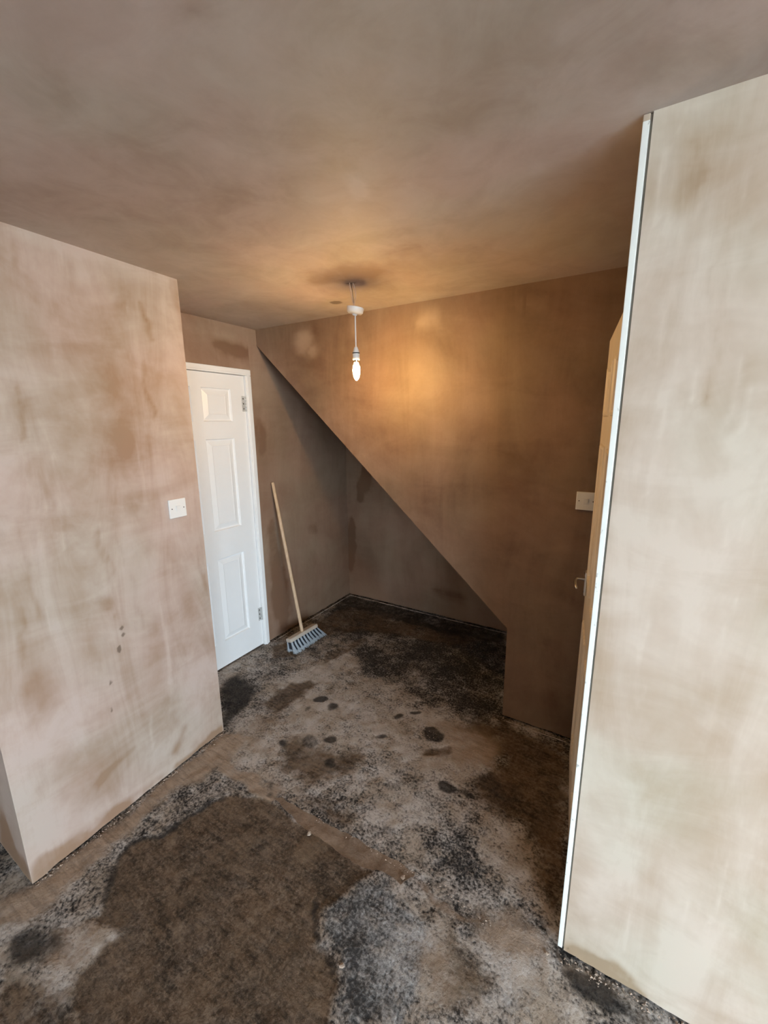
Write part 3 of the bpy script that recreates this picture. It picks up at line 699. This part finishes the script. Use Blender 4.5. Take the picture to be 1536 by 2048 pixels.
# local x -> world -y ; local y (inwards) -> world -x when rotz = +90 mirrored, so face direction is set by the panel order below
def door_white():
    W = 2.0135 - 1.277
    cols = [(.114, .332), (W - .332, W - .114)]
    rows = [(.190, .777), (.967, 1.562), (1.672, 1.877)]
    # face must look to +x: build facing -y with x along +y (rotz = +90)
    d1.location = (DX - .012, 1.277, 0); d1.rotation_euler = (0, 0, math.radians(90))
    lf = door_leaf(d1, W, .010, 1.967, .035, cols, rows, M['white'])
    bm = bmesh.new()  # frame, local coordinates: x 0..W, y towards the back of the wall
    J = FY1 - 2.0135
    box(bm, (W + .003, -.018, -.0), (W + J, .10, 1.970), .005); box(bm, (-.027, -.018, 0), (-.003, .10, 1.970), .005)
    box(bm, (-.027, -.018, 1.970), (W + J, .10, FZ - .001), .005)
    fr = from_bm('door_frame', bm, M['white'], d1)
    bm = bmesh.new()  # raised stop bead along the frame
    box(bm, (W + .014, -.023, 0), (W + .030, -.017, 1.985), .002); box(bm, (0, -.023, 1.979), (W + .014, -.017, 1.990), .002)
    from_bm('stop_bead', bm, M['white'], d1)
    for zc in (1.787, .259):
        bm = bmesh.new()
        for q in range(5): tube(bm, [(W + .001, -.006, zc - .05 + q * .02), (W + .001, -.006, zc - .032 + q * .02)], .0055, 8)
        box(bm, (W - .028, -.0012, zc - .05), (W - .004, .0008, zc + .05))
        hg = from_bm('hinge', bm, M['hinge'], d1); hg['label'] = 'painted-over butt hinge'
        for q in range(3):
            bm = bmesh.new(); lathe(bm, [(0, .0026), (.0045, .0022), (.0048, 0)], 8, Matrix.Translation((W - .016, -.0010, zc - .033 + q * .033)) @ Matrix.Rotation(math.radians(90), 4, 'X'))
            from_bm('screw', bm, M['screw'], hg)
door_white()

# tan door standing open past the right-hand wall
dirv = Vector((-0.123, 0.9924, 0)); Wd = 0.790
far = Vector((-0.139, 2.026, 0)); hinge = far - dirv * Wd
d2 = struct(empty('door_2', hinge, math.atan2(dirv.y, dirv.x)))
# local x along the leaf, local -y must look to world -x: rotate so +y_local = right of dir -> mirror by building from the far end
d2.location = far; d2.rotation_euler = (0, 0, math.atan2(-dirv.y, -dirv.x))
lf2 = door_leaf(d2, Wd, .012, 1.973, .036, [(.105, .340), (Wd - .340, Wd - .105)], [(.200, .790), (.985, 1.565), (1.670, 1.860)], M['tan'], True)
bm = bmesh.new(); box(bm, (-.020, -.010, -.055), (.020, 0, .055), .0045, 3); hd = from_bm('handle', bm, M['chrome'], d2, True); hd.location = (.056, 0, .945); hd['label'] = 'bright metal lever handle'
bm = bmesh.new()
tube(bm, [(0, -.009, .018), (0, -.020, .018), (0, -.036, .018), (.006, -.044, .018), (.018, -.047, .015), (.034, -.047, .009), (.050, -.046, .004), (.062, -.044, .000), (.068, -.041, -.006)],
     [.008, .006, .005, .0055, .0055, .005, .005, .0055, .004], 12)
from_bm('lever', bm, M['steel'], hd, True)
for zz in (-.042, .045):
    bm = bmesh.new(); lathe(bm, [(0, .003), (.004, .002), (.005, 0)], 10, Matrix.Translation((0, -.0098, zz)) @ Matrix.Rotation(math.radians(90), 4, 'X')); from_bm('screw', bm, M['screw'], hd)
for zc in (.25, 1.75):
    bm = bmesh.new(); tube(bm, [(Wd + .004, .004, zc - .05), (Wd + .004, .004, zc + .05)], .005, 8); from_bm('hinge', bm, M['steel'], d2)

# ---- broken pale rim of old adhesive along the foot of the walls under the stairs
def rim(name, pts, seed):
    q = random.Random(seed); P = []; R = []
    for a, c in zip(pts, pts[1:]):
        a = Vector((*a, 0)); c = Vector((*c, 0)); k = max(2, int((c - a).length / .02))
        for i in range(k):
            P.append(a.lerp(c, i / k) + Vector((q.gauss(0, .0012), q.gauss(0, .0012), .0015))); R.append(q.choice((.0008, .002, .003, .0035)))
    bm = bmesh.new(); tube(bm, P, R, 6); struct(from_bm(name, bm, M['rim'], None, True))
rim('trim_2', [(DX + .022, 2.09), (DX + .022, BY - .022), (-.55, BY - .022)], 4)
rim('trim_3', [(XS + .03, SY - .03), (-.14, SY - .03)], 5)

# ------------------------------------------------------------------ light switches
def switch(name, loc, rotz, label):
    """plate in local x-z, looking to -y"""
    s = tag(empty(name, loc, rotz), label, 'light switch')
    bm = bmesh.new(); box(bm, (-.043, -.0085, -.043), (.043, 0, .043), .003, 3); pt = from_bm('plate', bm, M['plastic'], s)
    bm = bmesh.new(); box(bm, (-.0115, -.0095, -.0145), (.0115, -.0080, .0145), .0007); from_bm('rocker_surround', bm, M['plastic'], s)
    bm = bmesh.new()
    vs_ = [bm.verts.new(p) for p in ((-.0098, -.0085, -.0128), (.0098, -.0085, -.0128), (.0098, -.0085, .0128), (-.0098, -.0085, .0128),
                                     (-.0098, -.0105, -.0128), (.0098, -.0105, -.0128), (.0098, -.0135, .0128), (-.0098, -.0135, .0128))]
    for f in ((0, 1, 2, 3), (4, 7, 6, 5), (0, 4, 5, 1), (1, 5, 6, 2), (2, 6, 7, 3), (3, 7, 4, 0)): bm.faces.new([vs_[i] for i in f])
    from_bm('rocker', bm, M['plastic'], s)
    for sx in (-1, 1):
        bm = bmesh.new(); lathe(bm, [(0, .0092), (.0026, .0090), (.0030, .0075)], 12, Matrix.Translation((sx * .0301, 0, 0)) @ Matrix.Rotation(math.radians(90), 4, 'X'))
        from_bm('screw', bm, M['screw'], s)
    return s
la = math.atan2(LY2 - LY1, LX2 - LX1)
tt = (1.121 - LY1) / (LY2 - LY1)
switch('light_switch', (LX1 + (LX2 - LX1) * tt, 1.121, 1.2795), la, 'white single light switch on the pale plaster wall beside the white door')
switch('light_switch', (-.180, SY, 1.287), 0, 'white single light switch on the brown plaster wall by the tan door')

# ------------------------------------------------------------------ pendant lamp
LP = Vector((-1.184, 1.697, CEIL))
ax = Vector((-1.173, 1.705, 0))
p = tag(empty('pendant_lamp', (LP.x, LP.y, CEIL)), 'bare lit bulb hanging from loose white ceiling rose and cord', 'lamp')
def rel(v): return Vector(v) - LP
rose_c = Vector((ax.x, ax.y, 2.160))
tilt = Matrix.Rotation(math.radians(-9), 4, RT.cross(Vector((0, 0, 1))).normalized()) @ Matrix.Rotation(math.radians(5), 4, RT)
rm = Matrix.Translation(rel(rose_c)) @ tilt
bm = bmesh.new(); lathe(bm, [(0, .013), (.034, .0135), (.0395, .013), (.0395, .008), (.037, -.008), (.030, -.0145), (.012, -.0155), (.010, -.021), (.006, -.0225), (0, -.0225)], 36, rm)
from_bm('ceiling_rose', bm, M['plastic'], p, True)
for i, (ox, bow) in enumerate(((-.009, -.003), (.006, .012), (-.002, .002))):
    pts = []
    for kx in range(9):
        t = kx / 8
        a_ = LP + Vector((ox * RT.x, ox * RT.y, 0)) ; c_ = Vector((LP.x, LP.y, 0)).lerp(Vector((ax.x, ax.y, 0)), .5); e_ = Vector((c_.x - ox * RT.x * .4, c_.y - ox * RT.y * .4, 2.172))
        q = a_.lerp(e_, t) + Vector((RT.x, RT.y, 0)) * bow * math.sin(math.pi * t)
        pts.append(rel(q))
    bm = bmesh.new(); tube(bm, pts, .0022 if i < 2 else .0013, 8); o = from_bm('wire', bm, M['wire'] if i < 2 else M['screw'], p, True)
bm = bmesh.new(); tube(bm, [rel((ax.x, ax.y, 2.142)), rel((ax.x - .0008, ax.y, 2.08)), rel((ax.x, ax.y, 1.995))], .0032, 10); from_bm('cord', bm, M['plastic'], p, True)
T0 = Matrix.Translation(rel((ax.x, ax.y, 0)))
bm = bmesh.new(); lathe(bm, [(.0040, 2.003), (.0070, 2.002), (.0110, 1.992), (.0150, 1.981), (.0160, 1.9755)], 28, T0); lathe(bm, [(.0165, 1.9725), (.0165, 1.969), (.0158, 1.968), (.0165, 1.964), (.0158, 1.960), (.0165, 1.956), (.0165, 1.946), (.0150, 1.944), (.0140, 1.946)], 28, T0)
from_bm('lamp_holder', bm, M['plastic'], p, True)
bm = bmesh.new(); lathe(bm, [(.0150, 1.9770), (.0174, 1.9768), (.0174, 1.9722), (.0150, 1.9720)], 28, T0); o = from_bm('holder_ring', bm, M['dark'], p, True); o['label'] = 'dark ring'
bm = bmesh.new(); lathe(bm, [(.011, 1.948), (.011, 1.936), (.0095, 1.932)], 24, T0); from_bm('bulb_cap', bm, M['steel'], p, True)
bm = bmesh.new(); lathe(bm, [(.0095, 1.934), (.011, 1.928), (.0155, 1.916), (.0178, 1.902), (.0172, 1.888), (.0140, 1.872), (.0090, 1.860), (.0040, 1.853), (0, 1.851)], 28, T0); o = from_bm('bulb', bm, M['bulb'], p, True); o['label'] = 'glowing warm bulb'

# ------------------------------------------------------------------ broom
BC = Vector((-2.040, 2.168, .088))          # middle of the block
top = Vector((-2.272, 2.184, 1.232))
bd = (top - BC).normalized()
along = Vector((0.03, 1.0, 0)).normalized(); along = (along - bd * along.dot(bd)).normalized()
thk = bd.cross(along)                        # across the block
BM = Matrix((( along.x, thk.x, bd.x, BC.x), (along.y, thk.y, bd.y, BC.y), (along.z, thk.z, bd.z, BC.z), (0, 0, 0, 1)))
br = tag(empty('broom', (BC.x, BC.y, 0)), 'wooden broom with grey and navy bristles leaning on the brown plaster wall', 'broom')
off = Matrix.Translation(-Vector((BC.x, BC.y, 0)))
bm = bmesh.new(); box(bm, (-.148, -.027, -.006), (.148, .027, .024), .011, 4); bm.transform(off @ BM); from_bm('block', bm, M['block'], br, True)
L = (top - BC).length
bm = bmesh.new(); tube(bm, [(0, 0, .018), (0, 0, .4), (0, 0, .8), (0, 0, L - .012), (0, 0, L)], [.0122, .0122, .0120, .0115, .008], 16); bm.transform(off @ BM); from_bm('handle', bm, M['wood'], br, True)
def bristles(name, mat, sel, nper, spread):
    vs_, fs = [], []
    r_ = random.Random(5 if sel else 9)
    inv = (off @ BM)
    for c in range(19):
        for q in range(5):
            dark = q in (1, 2, 3) and c % 2 == 0 or q == 2 or (q in (0, 4) and c % 2 == 1)
            if dark != (not sel): continue
            x0 = -.138 + c * .276 / 18; y0 = -.021 + q * .0105
            for s in range(nper):
                a = r_.uniform(0, 6.28); rr = .0036 * math.sqrt(r_.random())
                b0 = BM @ Vector((x0 + rr * math.cos(a), y0 + rr * math.sin(a), -.004))
                spx = x0 * .14 + .030 + r_.uniform(-1, 1) * spread; spy = y0 * .5 + r_.uniform(-1, 1) * spread
                tip = BM @ Vector((x0 + rr * math.cos(a) + spx, y0 + rr * math.sin(a) + spy, -.084))
                tdir = tip - b0; tz = r_.uniform(.001, .008) + (0 if sel else .024)
                tip = b0 + tdir * ((b0.z - tz) / (b0.z - tip.z))
                b0 = off @ b0; tip = off @ tip
                w_ = .0009
                i0 = len(vs_)
                for pt, wd in ((b0, w_), (tip, w_ * .8)):
                    for kk in range(3):
                        vs_.append((pt.x + wd * math.cos(kk * 2.094), pt.y + wd * math.sin(kk * 2.094), pt.z))
                for kk in range(3):
                    k2 = (kk + 1) % 3; fs.append((i0 + kk, i0 + k2, i0 + 3 + k2, i0 + 3 + kk))
    me = bpy.data.meshes.new(name); me.from_pydata(vs_, [], fs); me.update()
    o = link_mesh(name, me, mat, br); o['kind'] = 'stuff'; return o
o = bristles('bristles', M['bristle'], True, 60, .013); o['label'] = 'grey bristles'
o = bristles('dark_bristles', M['bristle_dark'], False, 50, .008); o['label'] = 'navy bristles'

# ------------------------------------------------------------------ crumbs of plaster
def crumb_mesh(r, seed):
    bm = bmesh.new(); bmesh.ops.create_icosphere(bm, subdivisions=1, radius=r)
    q = random.Random(seed)
    for v in bm.verts: v.co = Vector((v.co.x * q.uniform(.5, 1.7), v.co.y * q.uniform(.45, 1.4), max(v.co.z * q.uniform(.3, .9), -r * .35)))
    me = bpy.data.meshes.new('plaster_crumb'); bm.to_mesh(me); bm.free(); return me
for i, (u, v, r, lab, m_) in enumerate(((806, 1756, .011, 'pinkish plaster crumb at the end of the brown filler strip', 'crumb'), (684, 1932, .012, 'pale plaster crumb lying on the edge of the grey patch', 'crumb'),
                                (1093, 1907, .010, 'plaster crumb on the floor at the foot of the white edge bead', 'crumb'), (618, 1668, .013, 'sandy crumb beside the brown filler strip', 'crumb'))):
    f = on_floor(u, v); r *= .75; me = crumb_mesh(r, i); o = link_mesh('plaster_crumb', me, M[m_]); o.location = (f.x, f.y, r * .30); tag(o, lab, 'debris', 'crumbs of plaster on the floor')
def crumb_line(name, pts, n, rmax, label, spread=.02):
    vs_, fs = [], []; q = random.Random(len(name) + n)
    base = [(1, 0, 0), (-.5, .87, 0), (-.5, -.87, 0), (0, 0, 1), (.2, .1, -.3)]
    for _ in range(n):
        i = q.randrange(len(pts) - 1); a = Vector((*pts[i][:2], 0)).lerp(Vector((*pts[i + 1][:2], 0)), q.random())
        a += Vector((q.gauss(0, spread), q.gauss(0, spread), 0)); r = rmax * (.25 + .75 * q.random() ** 2); i0 = len(vs_); an = q.uniform(0, 6.28)
        for b_ in base:
            x, y = b_[0] * math.cos(an) - b_[1] * math.sin(an), b_[0] * math.sin(an) + b_[1] * math.cos(an)
            vs_.append((a.x + x * r * q.uniform(.7, 1.6), a.y + y * r * q.uniform(.7, 1.3), .001 + max(0, b_[2]) * r * .8))
        for f in ((0, 1, 3), (1, 2, 3), (2, 0, 3), (0, 4, 1), (1, 4, 2), (2, 4, 0)): fs.append(tuple(i0 + k_ for k_ in f))
    me = bpy.data.meshes.new(name); me.from_pydata(vs_, [], fs); me.update()
    o = link_mesh(name, me, M['crumb']); o['kind'] = 'stuff'; tag(o, label, 'debris')
crumb_line('plaster_crumbs', [(LX1 + .012, LY1), (LX2 + .012, LY2)], 240, .0055, 'plaster crumbs strewn along the foot of the pale wall with the switch', .008)
crumb_line('plaster_crumbs', [(XS, SY - .02), (-.12, SY - .02)], 160, .005, 'plaster crumbs along the foot of the brown stair wall', .010)
crumb_line('plaster_crumbs', [(RX, RY - .015), (.5, RY - .015)], 200, .006, 'plaster crumbs along the foot of the beige wall by the white bead', .010)
tr = [tuple(on_floor(u, v)) for u, v in ((560, 1590), (722, 1684), (830, 1748), (990, 1852))]
crumb_line('plaster_crumbs', tr, 160, .004, 'fine crumbs along the edge of the brown filler strip', .010)
crumb_line('grit', [tuple(on_floor(u, v)) for u, v in ((560, 1400), (700, 1440), (860, 1470), (960, 1530))], 320, .0035, 'fine pale grit scattered over the stained floor', .06)
